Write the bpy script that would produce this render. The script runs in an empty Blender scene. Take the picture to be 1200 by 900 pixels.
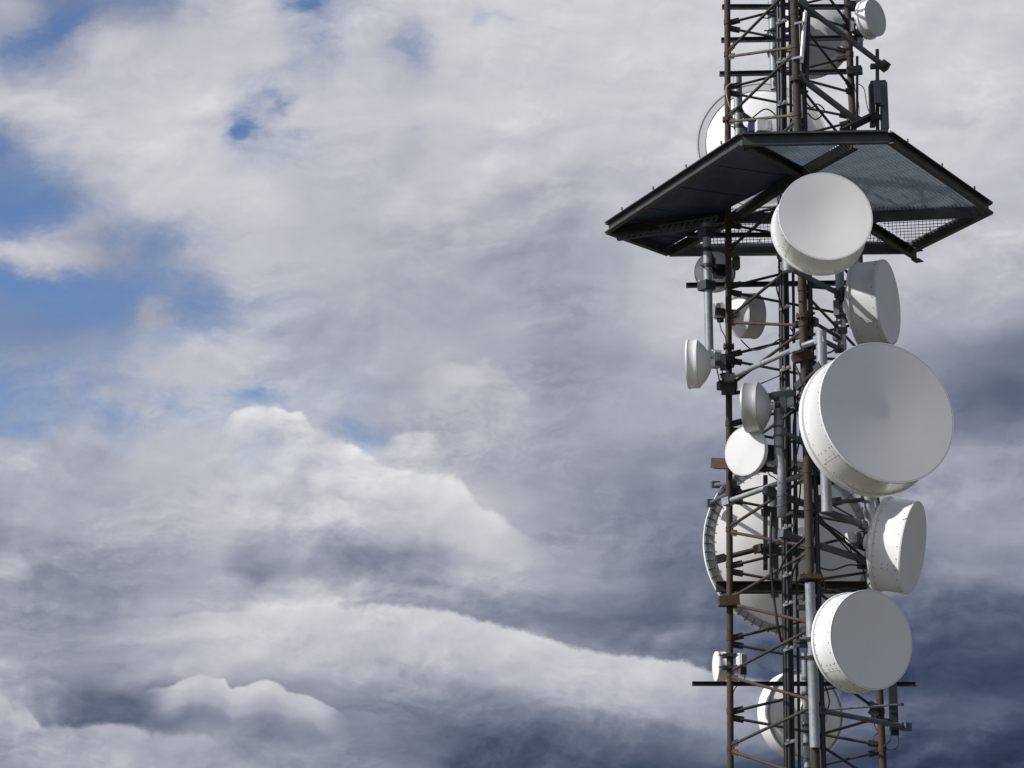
import bpy, bmesh, math, random
from mathutils import Vector, Matrix
random.seed(7)
scene = bpy.context.scene
COL = scene.collection
R = math.radians

# ------------------------------------------------------------------ camera frame
F = 2550.0                       # focal length in photograph pixels (1200 wide)
PITCH = R(13.3)
CAM = Vector((0, 0, 1.6))
FW = Vector((0, math.cos(PITCH), math.sin(PITCH)))
UP = Vector((0, -math.sin(PITCH), math.cos(PITCH)))
RT = Vector((1, 0, 0))


def P(x, y, Y):                  # surveyed point: sight line through (x, y) cut at distance Y
    d = FW * F + RT * (x - 600) + UP * (450 - y)
    return CAM + d * (Y / d.y)


def PZ(x, y, z):                 # sight line cut at height z
    d = FW * F + RT * (x - 600) + UP * (450 - y)
    return CAM + d * ((z - CAM.z) / d.z)


def mpp(p):                      # metres per photograph pixel at a point
    return (p - CAM).dot(FW) / F


cam_d = bpy.data.cameras.new('camera')
cam = bpy.data.objects.new('camera', cam_d)
COL.objects.link(cam)
cam.location = CAM
cam.rotation_euler = (R(90) + PITCH, 0, 0)
cam_d.sensor_width = 36
cam_d.lens = F / 1200 * 36
cam_d.clip_end = 20000
scene.camera = cam

# ------------------------------------------------------------------ node helpers


class NT:
    def __init__(s, tree):
        s.t = tree
        s.n = tree.nodes
        s.l = tree.links

    def node(s, typ, **kw):
        n = s.n.new(typ)
        for k, v in kw.items():
            setattr(n, k, v)
        return n

    def put(s, sock, v):
        if isinstance(v, bpy.types.NodeSocket):
            s.l.new(v, sock)
        elif v is not None:
            sock.default_value = v

    def m(s, op, a, b=None, c=None, clamp=False):
        n = s.node('ShaderNodeMath', operation=op, use_clamp=clamp)
        s.put(n.inputs[0], a)
        s.put(n.inputs[1], b)
        s.put(n.inputs[2], c)
        return n.outputs[0]

    def vm(s, op, a, b=None, scale=None):
        n = s.node('ShaderNodeVectorMath', operation=op)
        s.put(n.inputs[0], a)
        s.put(n.inputs[1], b)
        if scale is not None:
            s.put(n.inputs['Scale'], scale)
        return n.outputs['Value'] if op in ('DOT_PRODUCT', 'LENGTH') else n.outputs[0]

    def xyz(s, x, y, z=0.0):
        n = s.node('ShaderNodeCombineXYZ')
        s.put(n.inputs[0], x)
        s.put(n.inputs[1], y)
        s.put(n.inputs[2], z)
        return n.outputs[0]

    def sep(s, v):
        n = s.node('ShaderNodeSeparateXYZ')
        s.put(n.inputs[0], v)
        return n.outputs

    def noise(s, vec, scale, detail=4, rough=.5, lac=2.0, color=False):
        n = s.node('ShaderNodeTexNoise')
        s.put(n.inputs['Vector'], vec)
        n.inputs['Scale'].default_value = scale
        n.inputs['Detail'].default_value = detail
        n.inputs['Roughness'].default_value = rough
        n.inputs['Lacunarity'].default_value = lac
        return n.outputs['Color' if color else 'Fac']

    def ramp(s, fac, stops, interp='LINEAR'):
        n = s.node('ShaderNodeValToRGB')
        cr = n.color_ramp
        cr.interpolation = interp
        while len(cr.elements) < len(stops):
            cr.elements.new(1.0)
        while len(cr.elements) > len(stops):
            cr.elements.remove(cr.elements[-1])
        for e, (p, c) in zip(cr.elements, stops):
            e.position = p
        for e, (p, c) in zip(cr.elements, stops):
            e.color = (c[0], c[1], c[2], 1) if not isinstance(c, (int, float)) else (c, c, c, 1)
        s.put(n.inputs[0], fac)
        return n.outputs[0]

    def mix(s, fac, a, b, blend='MIX'):
        n = s.node('ShaderNodeMix', data_type='RGBA', blend_type=blend)
        s.put(n.inputs[0], fac)
        s.put(n.inputs[6], a if not isinstance(a, tuple) else (a + (1,))[:4])
        s.put(n.inputs[7], b if not isinstance(b, tuple) else (b + (1,))[:4])
        return n.outputs[2]

    def mixf(s, fac, a, b):
        n = s.node('ShaderNodeMix', data_type='FLOAT')
        s.put(n.inputs[0], fac)
        s.put(n.inputs[2], a)
        s.put(n.inputs[3], b)
        return n.outputs[0]

    def sstep(s, v, lo, hi):
        n = s.node('ShaderNodeMapRange', interpolation_type='SMOOTHSTEP')
        s.put(n.inputs[0], v)
        s.put(n.inputs[1], lo)
        s.put(n.inputs[2], hi)
        return n.outputs[0]


def lin(c):
    c = c / 255.0
    return c / 12.92 if c <= .04045 else ((c + .055) / 1.055) ** 2.4


def srgb(r, g, b):
    return (lin(r), lin(g), lin(b))


# ------------------------------------------------------------------ sky and light
SUN_AZ = R(-73)                  # to the left of the line from the tower to the camera
SUN_EL = R(35)
SUN_DIR = Vector((math.sin(SUN_AZ) * math.cos(SUN_EL), -math.cos(SUN_AZ) * math.cos(SUN_EL), math.sin(SUN_EL)))
SKY_STRENGTH = .1

# cloud brightness (0-255) and share of open blue sky, surveyed over the part of the sky beyond the tower;
# columns every 60, rows every 60, "L" or "L/blue"
SKY_ROWS = [
    "185/.1 150/.55 158/.5 165/.5 190/.2 200 190/.5 195/.25 205/.05 205 207 210 208 206 206 206 205 205 204 204 204",
    "170/.5 165/.5 198/.05 195 200 198 190/.25 195/.15 185/.4 204 206 204 207 208 208 208 206 206 206 208 200",
    "198 206 196 206 206 195/.4 200/.05 202 200 204 208 206 204 204 204 204 202 202 202 208 200",
    "150/.8 195/.3 196/.05 206 203 200/.3 195/.2 196 191 201 197 196 198 199 200 202 203 204 204 203 196",
    "140/1 160/.7 185/.3 200 204 208 192 187 190 188 180 184 190 194 196 198 200 200 200 196 190",
    "190/.35 195/.4 160/.6 160/.75 190/.35 196/.05 190 179 180 174 164 160 174 194 198 198 196 194 192 190 183",
    "140/1 140/1 150/.85 170/.65 160/.8 186/.3 176/.05 178 173 172 178 160 180 198 198 190 186 182 178 180 170",
    "165/.75 165/.72 172/.66 190/.46 196/.3 195/.3 172/.1 176/.05 178 184 172 158 162 178 188 176 166 156 146 132 122",
    "172/.68 176/.62 184/.55 195/.42 196/.3 192/.4 188/.15 180/.4 174 184 180 160 172 172 168 156 148 138 128 112 100",
    "186/.1 180/.05 170 188 195 196/.2 196/.2 195/.2 186 176 174 168 160 150 144 142 146 150 152 156 150",
    "160 170 180 186 190 196 200 204 198 196 180 165 150 136 132 134 142 150 154 162 162",
    "160 152 150 160 172 148 166 150 150 172 178 165 150 126 118 120 128 138 140 144 142",
    "148 144 146 172 190 202 202 184 154 146 138 126 112 106 102 98 96 96 98 102 104",
    "172 170 152 164 182 178 180 176 172 166 160 160 150 140 118 96 84 80 78 78 82",
    "162 140 104 108 140 132 138 132 130 128 126 122 116 112 108 106 104 102 98 90 74",
    "150 160 166 160 150 148 146 148 130 96 88 84 78 76 66 62 60 60 60 58 56",
]


def build_world():
    w = bpy.data.worlds.new('World')
    scene.world = w
    w.use_nodes = True
    t = NT(w.node_tree)
    for n in list(t.n):
        t.n.remove(n)
    out = t.node('ShaderNodeOutputWorld')
    bg = t.node('ShaderNodeBackground')
    bg.inputs['Strength'].default_value = SKY_STRENGTH
    t.l.new(bg.outputs[0], out.inputs[0])
    sky = t.node('ShaderNodeTexSky', sky_type='NISHITA')
    sky.sun_disc = False
    sky.sun_elevation = SUN_EL
    sky.sun_rotation = math.atan2(SUN_DIR.x, SUN_DIR.y)
    sky.air_density = 1.0
    sky.dust_density = .6
    sky.ozone_density = 1.6
    geo = t.node('ShaderNodeTexCoord')
    d = geo.outputs['Generated']
    # direction -> coordinates on a plane tangent to the sky beyond the tower
    df = t.vm('DOT_PRODUCT', d, tuple(FW))
    dfc = t.m('MAXIMUM', df, .25)
    px = t.m('MULTIPLY_ADD', t.m('DIVIDE', t.vm('DOT_PRODUCT', d, tuple(RT)), dfc), F, 600)
    py = t.m('MULTIPLY_ADD', t.m('DIVIDE', t.vm('DOT_PRODUCT', d, tuple(UP)), dfc), -F, 450)
    q = t.xyz(t.m('DIVIDE', px, 100), t.m('DIVIDE', py, 62))
    # broad and fine turbulence
    wn = t.noise(q, .62, 7, .54, color=True)
    wv = t.sep(t.vm('SUBTRACT', wn, (.5, .5, .5)))
    wx = t.m('MULTIPLY_ADD', wv[0], 120, px)
    wy = t.m('MULTIPLY_ADD', wv[1], 80, py)
    wf = t.sep(t.vm('SUBTRACT', t.noise(q, 1.9, 6, .6, color=True), (.5, .5, .5)))
    wx2 = t.m('ADD', t.m('MULTIPLY_ADD', wv[0], 60, px), t.m('MULTIPLY', wf[0], 60))
    wy2 = t.m('ADD', t.m('MULTIPLY_ADD', wv[1], 40, py), t.m('MULTIPLY', wf[1], 40))
    u = t.m('DIVIDE', wx, 1200, clamp=True)
    v = t.m('DIVIDE', wy, 60)
    v = t.m('MINIMUM', t.m('MAXIMUM', v, 0), 15)
    acc = None
    for i, row in enumerate(SKY_ROWS):
        st = []
        cells = row.split()
        for k, c in enumerate(cells):
            a, _, b = c.partition('/')
            st.append((k / 20, (float(a) / 255, float(b or 0), 0)))
        col = t.ramp(u, st, 'EASE')
        wgt = t.m('SUBTRACT', 1, t.m('ABSOLUTE', t.m('SUBTRACT', v, float(i))), clamp=True)
        wgt = t.sstep(wgt, 0.0, 1.0)
        term = t.vm('SCALE', col, scale=wgt)
        acc = term if acc is None else t.vm('ADD', acc, term)
    s = t.sep(acc)
    L, B = s[0], s[1]
    # relief of the cloud lumps, lit from the upper left
    qw = t.vm('ADD', q, t.vm('SCALE', t.vm('SUBTRACT', wn, (.5, .5, .5)), scale=.9))
    h1 = t.noise(qw, .80, 7, .53)
    h2 = t.noise(t.vm('ADD', qw, (-.11, -.24, 0)), .80, 7, .53)
    h3 = t.noise(qw, .36, 5, .5)
    relief = t.m('MULTIPLY', t.m('SUBTRACT', h1, h2), t.m('MULTIPLY_ADD', t.sstep(h3, .40, .62), .9, .25))
    L = t.m('ADD', L, t.m('MULTIPLY', relief, t.m('MULTIPLY_ADD', t.sstep(py, 420.0, 720.0), .26, .34)))
    L = t.m('ADD', L, t.m('MULTIPLY', t.m('SUBTRACT', h3, .5), .12))
    # finer broken texture on the lit banks
    qf = t.vm('ADD', q, t.vm('SCALE', t.vm('SUBTRACT', wn, (.5, .5, .5)), scale=1.5))
    f1 = t.noise(qf, 2.3, 7, .60)
    f2 = t.noise(t.vm('ADD', qf, (-.045, -.10, 0)), 2.3, 7, .60)
    fine = t.m('MULTIPLY', t.m('SUBTRACT', f1, f2), t.m('MULTIPLY_ADD', t.sstep(t.noise(q, .55, 3, .5), .45, .62), .9, .15))
    L = t.m('ADD', L, t.m('MULTIPLY', fine, t.m('MULTIPLY_ADD', t.sstep(py, 150.0, 550.0), .09, .11)))
    hb = t.noise(qw, 1.7, 9, .68)
    # small gaps and wisps: x, y, half-width, half-height, tilt, change of blue share
    for gx, gy, ga, gb, rot, am in ((292, 160, 30, 17, -8, .95), (325, 122, 17, 17, 30, .75), (284, 150, 22, 26, 0, .4), (45, 48, 62, 24, -32, .62), (72, 26, 26, 26, 0, .35),
                                    (355, 2, 34, 12, 0, .9), (490, 60, 30, 20, 10, .40), (562, 24, 17, 13, 30, .45), (585, 18, 26, 12, 0, .4), (150, 4, 60, 14, 0, .5), (370, 60, 36, 30, 0, .35),
                                    (365, 155, 30, 12, -10, .4), (482, 152, 22, 9, -10, .35), (425, 512, 40, 15, 8, .50), (318, 465, 52, 13, 4, .45), (30, 330, 150, 34, 3, .8),
                                    (20, 235, 60, 60, 0, .5), (235, 372, 60, 28, -8, .35), (20, 500, 120, 30, 0, .25),
                                    (62, 305, 92, 21, 3, -1.0), (172, 368, 26, 15, -8, -.75), (25, 240, 16, 26, 0, -.35), (200, 440, 90, 30, -6, -.3)):
        ca, sa = math.cos(R(rot)), math.sin(R(rot))
        ex, ey = t.m('SUBTRACT', wx2, gx), t.m('SUBTRACT', wy2, gy)
        a1 = t.m('MULTIPLY_ADD', ex, ca / (ga * .85), t.m('MULTIPLY', ey, sa / (ga * .85)))
        b1 = t.m('MULTIPLY_ADD', ex, -sa / (gb * .85), t.m('MULTIPLY', ey, ca / (gb * .85)))
        dd = t.m('ADD', t.m('MULTIPLY', a1, a1), t.m('MULTIPLY', b1, b1))
        B = t.m('MULTIPLY_ADD', t.m('EXPONENT', t.m('MULTIPLY', dd, -1.0)), am * (.70 if am > 0 else .9), B)
    B = t.m('MINIMUM', t.m('MAXIMUM', B, 0), 1.0)
    # ragged edges where the blue shows through
    bb = t.m('MULTIPLY', t.m('MULTIPLY', B, t.m('SUBTRACT', 1.12, B)), 4.2)
    B = t.m('ADD', B, t.m('MULTIPLY', bb, t.m('MULTIPLY', t.m('SUBTRACT', hb, .5), 1.05)))
    veil = t.noise(t.xyz(t.m('DIVIDE', wx2, 240), t.m('DIVIDE', wy2, 90), 2.2), 1.0, 7, .62)
    B = t.m('MULTIPLY', t.sstep(B, -.06, 1.12), t.m('SUBTRACT', .98, t.m('MULTIPLY', t.sstep(veil, .40, .70), .42)))

    # rounded heads of the heaped cloud
    qb = t.vm('ADD', t.xyz(t.m('DIVIDE', px, 46), t.m('DIVIDE', py, 36)), t.vm('SCALE', t.vm('SUBTRACT', wn, (.5, .5, .5)), scale=1.6))

    def heads(scale):
        vo = t.node('ShaderNodeTexVoronoi', feature='SMOOTH_F1')
        t.put(vo.inputs['Vector'], qb)
        vo.inputs['Scale'].default_value = scale
        vo.inputs['Smoothness'].default_value = .35
        return t.m('SUBTRACT', .42, vo.outputs['Distance'])
    bil = t.m('MULTIPLY_ADD', heads(2.3), .45, heads(1.0))
    L = t.m('ADD', L, t.m('MULTIPLY', bil, t.m('MULTIPLY', t.m('MULTIPLY', t.sstep(py, 380.0, 560.0), t.sstep(h3, .40, .60)), .045)))
    # deeper contrast between the low bands of cloud
    low = t.sstep(py, 560.0, 680.0)
    st = t.noise(t.xyz(t.m('DIVIDE', wx2, 330), t.m('DIVIDE', wy2, 46), 5.5), 1.0, 6, .6)
    L = t.m('MULTIPLY_ADD', t.m('MULTIPLY', t.m('SUBTRACT', st, .5), t.m('MULTIPLY_ADD', low, .20, .06)), 1.0, L)
    L = t.mixf(low, L, t.m('MULTIPLY_ADD', t.m('SUBTRACT', L, .60), 1.10, .60))

    # cloud sheets: each has an upper (or lower) outline, a brightness below it and a soft fade
    en = t.noise(t.xyz(t.m('DIVIDE', px, 100), t.m('DIVIDE', py, 100), 3.1), 3.2, 5, .62)
    en2 = t.noise(t.xyz(t.m('DIVIDE', px, 100), t.m('DIVIDE', py, 100), 9.7), 1.3, 5, .6)
    en3 = t.noise(t.xyz(t.m('DIVIDE', px, 100), t.m('DIVIDE', py, 100), 1.7), 8.5, 4, .62)
    en = t.m('ADD', t.m('MULTIPLY', en, .5), t.m('MULTIPLY', en2, .45))
    en = t.m('SUBTRACT', t.m('MULTIPLY_ADD', en3, .17, en), .56)

    def sheet(L, B, pts, shade, rag=26, soft=5, x_soft=30, tex=.22, head=0):
        """pts: outline (x, y); shade: list of (depth below outline, brightness, cover)"""
        x0, x1 = pts[0][0], pts[-1][0]
        uu = t.m('DIVIDE', t.m('SUBTRACT', px, x0), float(x1 - x0), clamp=True)
        line = t.m('MULTIPLY', t.sep(t.ramp(uu, [((a - x0) / (x1 - x0), b / 1000) for a, b in pts]))[0], 1000)
        dd = t.m('SUBTRACT', t.m('MULTIPLY_ADD', en, rag * 2.0, py), line)
        if head:
            dd = t.m('MULTIPLY_ADD', bil, float(head), dd)
        dmax = float(shade[-1][0])
        rr = t.sep(t.ramp(t.m('DIVIDE', dd, dmax, clamp=True),
                          [(a / dmax, (b / 255, c, 0)) for a, b, c in shade]))
        cov = t.m('MULTIPLY', rr[1], t.sstep(dd, -soft, soft))
        cov = t.m('MULTIPLY', cov, t.sstep(px, float(x0), float(x0 + x_soft)))
        cov = t.m('MULTIPLY', cov, t.sstep(px, float(x1), float(x1 - x_soft)))
        val = t.m('ADD', rr[0], t.m('MULTIPLY_ADD', fine, .22, t.m('MULTIPLY', relief, tex)))
        if head:
            val = t.m('MULTIPLY_ADD', bil, .10, val)
        L2 = t.mixf(cov, L, val)
        B2 = t.m('MULTIPLY', B, t.m('SUBTRACT', 1, cov))
        return L2, B2

    # lower edge of the dark deck with the bright bank under it
    L, B = sheet(L, B, [(40, 738), (130, 728), (220, 719), (300, 715), (400, 711), (450, 708), (500, 712), (540, 719), (570, 726), (600, 735), (650, 752), (700, 764),
                        (760, 772), (800, 777), (860, 788), (960, 806), (1080, 830)],
                 [(0, 208, .95), (30, 203, .9), (62, 186, .8), (85, 152, .55), (140, 120, 0)], rag=19, soft=4, x_soft=330)
    # sunlit ledge in the middle and the bright tuft on its left end
    L, B = sheet(L, B, [(330, 500), (350, 492), (378, 503), (405, 521), (440, 535), (470, 549), (500, 556), (540, 563), (562, 590), (600, 616), (650, 644)],
                 [(0, 222, .92), (24, 216, .82), (60, 204, .45), (110, 196, 0)], rag=20, soft=5, x_soft=90, head=13)
    L, B = sheet(L, B, [(256, 512), (264, 492), (274, 480), (290, 475), (312, 471), (326, 478), (340, 484), (352, 482), (362, 490), (376, 514)],
                 [(0, 226, .9), (16, 222, .85), (30, 206, .6), (48, 190, 0)], rag=12, soft=3, x_soft=26, head=12)
    # right-hand heap
    L, B = sheet(L, B, [(470, 445), (500, 430), (530, 423), (570, 422), (590, 428), (605, 448), (618, 468), (640, 500)],
                 [(0, 203, .7), (30, 201, .6), (80, 190, 0)], rag=18, soft=6, x_soft=70, head=12)
    # small white tuft
    L, B = sheet(L, B, [(448, 516), (470, 509), (488, 504), (505, 507), (522, 522)],
                 [(0, 214, .8), (18, 206, .6), (30, 190, 0)], rag=12, soft=4, x_soft=26, head=10)
    # low heap clouds above the horizon
    L, B = sheet(L, B, [(160, 816), (205, 797), (222, 790), (242, 788), (262, 795), (272, 806), (285, 804), (305, 797), (322, 797),
                        (338, 806), (368, 814), (392, 830), (416, 850)],
                 [(0, 206, .97), (14, 198, .96), (32, 176, .8), (52, 132, 0)], rag=11, soft=2.5, x_soft=50, head=10)
    L, B = sheet(L, B, [(-80, 806), (8, 818), (18, 834), (30, 828), (48, 852), (90, 848), (130, 850), (180, 855), (240, 859), (262, 866), (300, 890)],
                 [(0, 192, .8), (20, 188, .7), (60, 178, .4), (110, 160, 0)], rag=14, soft=5, x_soft=90, head=8)
    L, B = sheet(L, B, [(370, 842), (408, 830), (440, 836), (470, 826), (500, 850)],
                 [(0, 156, .5), (18, 146, .35), (34, 130, 0)], rag=12, soft=4, x_soft=40, head=10)

    # the rest of the sky: broken cloud of the same kind
    dn = t.vm('MULTIPLY', d, (1, 1, 1.7))
    g1 = t.noise(dn, 2.6, 7, .6)
    g2 = t.noise(t.vm('ADD', dn, (4.3, 1.7, 2.2)), 2.1, 6, .55)
    Lo = t.m('MULTIPLY_ADD', g1, .60, .25)
    Bo = t.m('MULTIPLY', t.sstep(g2, .52, .66), .55)
    inx = t.m('MULTIPLY', t.sstep(px, -900.0, -150.0), t.sstep(px, 2100.0, 1350.0))
    iny = t.m('MULTIPLY', t.sstep(py, -900.0, -120.0), t.sstep(df, .55, .85))
    inside = t.m('MULTIPLY', inx, iny)
    L = t.mixf(inside, Lo, L)
    B = t.mixf(inside, Bo, B)
    cloud = t.ramp(L, [(0, srgb(20, 24, 40)), (.2, srgb(50, 62, 86)), (.3, srgb(70, 81, 104)), (.4, srgb(95, 103, 124)), (.5, srgb(120, 127, 145)),
                       (.6, srgb(147, 151, 167)), (.7, srgb(175, 177, 188)), (.8, srgb(203, 204, 210)), (.9, srgb(229, 229, 231)), (1, srgb(250, 250, 250))])
    # thin cloud glows round the sun
    glow = t.sstep(t.vm('DOT_PRODUCT', d, tuple(SUN_DIR)), .35, 1.0)
    cloud = t.vm('SCALE', cloud, scale=t.m('MULTIPLY_ADD', t.m('MULTIPLY', glow, glow), 2.6 / SKY_STRENGTH, 1 / SKY_STRENGTH))
    blue = t.vm('MULTIPLY', sky.outputs[0], BLUE_GAIN)
    t.l.new(t.mix(B, cloud, blue), bg.inputs[0])


BLUE_GAIN = (.72, .86, 1.12)
build_world()
sun_d = bpy.data.lights.new('sun', 'SUN')
sun_d.energy = 4.2
sun_d.angle = R(.53)
sun_d.color = (1, .965, .91)
sun = bpy.data.objects.new('sun', sun_d)
COL.objects.link(sun)
sun.location = SUN_DIR * 60
sun.rotation_euler = SUN_DIR.to_track_quat('Z', 'Y').to_euler()
vs = scene.view_settings
vs.view_transform = 'Standard'
vs.look = 'None'
vs.exposure = 0
vs.gamma = 1

# ------------------------------------------------------------------ mesh helpers


class MB:
    """collects tubes, bars and turned shapes and links them as ONE mesh object"""

    def __init__(s):
        s.v, s.f, s.s, s.mi = [], [], [], []
        s.cur = 0

    def face(s, idx, smooth=False):
        s.f.append(idx)
        s.s.append(smooth)
        s.mi.append(s.cur)

    def tube(s, p, q, r, seg=10, r2=None, caps=True):
        p, q = Vector(p), Vector(q)
        r2 = r if r2 is None else r2
        d = (q - p).normalized()
        a = d.orthogonal().normalized()
        b = d.cross(a)
        o = len(s.v)
        for c, rr in ((p, r), (q, r2)):
            for k in range(seg):
                t = 2 * math.pi * k / seg
                s.v.append(c + (a * math.cos(t) + b * math.sin(t)) * rr)
        for k in range(seg):
            n = (k + 1) % seg
            s.face((o + k, o + n, o + seg + n, o + seg + k), True)
        if caps:
            o2 = len(s.v)
            s.v += s.v[o:o + 2 * seg]
            s.face(tuple(o2 + k for k in reversed(range(seg))))
            s.face(tuple(o2 + seg + k for k in range(seg)))
        return s

    def path(s, pts, r, seg=7):
        pts = [Vector(p) for p in pts]
        o = len(s.v)
        ref = None
        for i, p in enumerate(pts):
            d = (pts[min(i + 1, len(pts) - 1)] - pts[max(i - 1, 0)]).normalized()
            a = d.orthogonal().normalized() if ref is None else (ref - d * ref.dot(d)).normalized()
            ref = a
            b = d.cross(a)
            for k in range(seg):
                t = 2 * math.pi * k / seg
                s.v.append(p + (a * math.cos(t) + b * math.sin(t)) * r)
        for i in range(len(pts) - 1):
            for k in range(seg):
                n = (k + 1) % seg
                s.face((o + i * seg + k, o + i * seg + n, o + (i + 1) * seg + n, o + (i + 1) * seg + k), True)
        s.face(tuple(o + k for k in reversed(range(seg))))
        s.face(tuple(o + (len(pts) - 1) * seg + k for k in range(seg)))
        return s

    def frame(s, c, ax, ay, az, w, h, d):
        """box with half-sizes along three axes"""
        o = len(s.v)
        for i in (-1, 1):
            for j in (-1, 1):
                for k in (-1, 1):
                    s.v.append(c + ax * (w * i) + ay * (h * j) + az * (d * k))
        for q in ((0, 1, 3, 2), (4, 6, 7, 5), (0, 4, 5, 1), (2, 3, 7, 6), (0, 2, 6, 4), (1, 5, 7, 3)):
            s.face(tuple(o + k for k in q))
        return s

    def box(s, c, w, h, d, rz=0):
        m = Matrix.Rotation(rz, 3, 'Z')
        return s.frame(Vector(c), m @ Vector((1, 0, 0)), m @ Vector((0, 1, 0)), Vector((0, 0, 1)), w / 2, h / 2, d / 2)

    def bar(s, p, q, w, h, up=(0, 0, 1)):
        """straight bar, w across and h along 'up'"""
        p, q = Vector(p), Vector(q)
        d = (q - p)
        l = d.length
        d.normalize()
        x = d.cross(Vector(up))
        if x.length < 1e-4:
            x = d.orthogonal()
        x.normalize()
        z = x.cross(d).normalized()
        return s.frame((p + q) / 2, x, d, z, w / 2, l / 2, h / 2)

    def channel(s, p, q, w, h, t=.01, up=(0, 0, 1), side=1):
        """C-shaped rolled section: web and two flanges on one side"""
        p, q = Vector(p), Vector(q)
        d = (q - p).normalized()
        x = d.cross(Vector(up)).normalized() * side
        z = Vector(up)
        s.bar(p, q, t, h, up)
        for k in (-1, 1):
            o = x * (w / 2 + t / 2) + z * (k * (h / 2 - t / 2))
            s.bar(p + o, q + o, w - .001, t, up)
        return s

    def angle(s, p, q, w, t=.006, up=(0, 0, 1), side=1):
        """L-shaped rolled section"""
        p, q = Vector(p), Vector(q)
        d = (q - p).normalized()
        x = d.cross(Vector(up)).normalized() * side
        z = x.cross(d).normalized() * side
        s.bar(p, q, t, w, up)
        o = x * (w / 2 + t / 2) + z * (-(w / 2 - t / 2))
        s.bar(p + o, q + o, w, t, up)
        return s

    def lathe(s, m, prof, seg=64, smooth=True):
        """turn (r, z) points about the local Z of matrix m; a None starts a new sharp-edged run"""
        runs, cur = [], []
        for p in prof:
            if p is None:
                runs.append(cur)
                cur = [cur[-1]]
            else:
                cur.append(p)
        runs.append(cur)
        for run in runs:
            rings = []
            for r, z in run:
                if r < 1e-6:
                    rings.append([len(s.v)])
                    s.v.append(m @ Vector((0, 0, z)))
                else:
                    o = len(s.v)
                    for k in range(seg):
                        t = 2 * math.pi * k / seg
                        s.v.append(m @ Vector((r * math.cos(t), r * math.sin(t), z)))
                    rings.append(list(range(o, o + seg)))
            for a, b in zip(rings, rings[1:]):
                for k in range(seg):
                    n = (k + 1) % seg
                    if len(a) == 1 and len(b) == 1:
                        continue
                    if len(a) == 1:
                        s.face((a[0], b[n], b[k]), smooth)
                    elif len(b) == 1:
                        s.face((a[k], a[n], b[0]), smooth)
                    else:
                        s.face((a[k], a[n], b[n], b[k]), smooth)
        return s

    def absorb(s, other, slot):
        o = len(s.v)
        s.v += other.v
        s.f += [tuple(i + o for i in f) for f in other.f]
        s.s += other.s
        s.mi += [slot] * len(other.f)
        return s

    def build(s, name, mat, parent=None, loc=None):
        off = Vector((0, 0, 0))
        o = bpy.data.objects.new(name, None) if not s.v else None
        if parent is not None:
            p = parent
            while p is not None:
                off += p.location
                p = p.parent
        elif loc is not None:
            off = Vector(loc)
        me = bpy.data.meshes.new(name)
        me.from_pydata([tuple(Vector(v) - off) for v in s.v], [], s.f)
        mats = mat if isinstance(mat, (list, tuple)) else [mat]
        for mm in mats:
            me.materials.append(mm)
        me.polygons.foreach_set('use_smooth', s.s)
        me.polygons.foreach_set('material_index', s.mi)
        me.update()
        o = bpy.data.objects.new(name, me)
        COL.objects.link(o)
        if parent is not None:
            o.parent = parent
        elif loc is not None:
            o.location = loc
        return o


def thing(name, label, cat, loc, group=None):
    o = bpy.data.objects.new(name, None)
    COL.objects.link(o)
    o.location = loc
    o.empty_display_size = .1
    o['label'] = label
    o['category'] = cat
    if group:
        o['group'] = group
    return o


def tag(o, label, cat, group=None):
    o['label'] = label
    o['category'] = cat
    if group:
        o['group'] = group
    return o


# ------------------------------------------------------------------ materials


def material(name):
    m = bpy.data.materials.new(name)
    m.use_nodes = True
    t = NT(m.node_tree)
    b = m.node_tree.nodes['Principled BSDF']
    return m, t, b


def painted(name, base, dirt, rough=.45, amount=.5, metallic=0.0, streak=True, coat=0.0):
    m, t, b = material(name)
    co = t.node('ShaderNodeTexCoord').outputs['Object']
    sx = t.vm('MULTIPLY', co, (9, 9, 1.3))
    n1 = t.noise(sx if streak else co, 1.0 if streak else 4.0, 6, .6)
    n2 = t.noise(co, 2.1, 5, .6)
    n3 = t.noise(co, 38, 3, .6)
    f = t.m('ADD', t.m('MULTIPLY', t.sstep(n1, .46, .78), .7), t.m('MULTIPLY', t.sstep(n2, .45, .8), .6))
    f = t.m('ADD', f, t.m('MULTIPLY', t.sstep(n3, .62, .8), .35))
    f = t.m('MULTIPLY', f, amount, clamp=True)
    t.l.new(t.mix(f, base, dirt), b.inputs['Base Color'])
    t.l.new(t.m('MULTIPLY_ADD', f, .3, rough), b.inputs['Roughness'])
    b.inputs['Metallic'].default_value = metallic
    if coat:
        b.inputs['Coat Weight'].default_value = coat
        b.inputs['Coat Roughness'].default_value = .15
    bump = t.node('ShaderNodeBump')
    bump.inputs['Strength'].default_value = .04
    bump.inputs['Distance'].default_value = .01
    t.l.new(t.noise(co, 3.0, 3, .5), bump.inputs['Height'])
    t.l.new(bump.outputs[0], b.inputs['Normal'])
    return m


def rusty(name, c1, c2, c3, rough=.8, scale=2.0):
    m, t, b = material(name)
    co = t.node('ShaderNodeTexCoord').outputs['Object']
    n1 = t.noise(t.vm('MULTIPLY', co, (2.2, 2.2, .8)), scale, 7, .62)
    n2 = t.noise(co, 16, 5, .65)
    f = t.sstep(n1, .42, .62)
    c = t.mix(f, c1, c2)
    c = t.mix(t.m('MULTIPLY', t.sstep(n2, .52, .72), .75), c, c3)
    t.l.new(c, b.inputs['Base Color'])
    t.l.new(t.m('MULTIPLY_ADD', n2, .3, rough - .15), b.inputs['Roughness'])
    bump = t.node('ShaderNodeBump')
    bump.inputs['Strength'].default_value = .25
    bump.inputs['Distance'].default_value = .004
    t.l.new(n2, bump.inputs['Height'])
    t.l.new(bump.outputs[0], b.inputs['Normal'])
    return m


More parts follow.
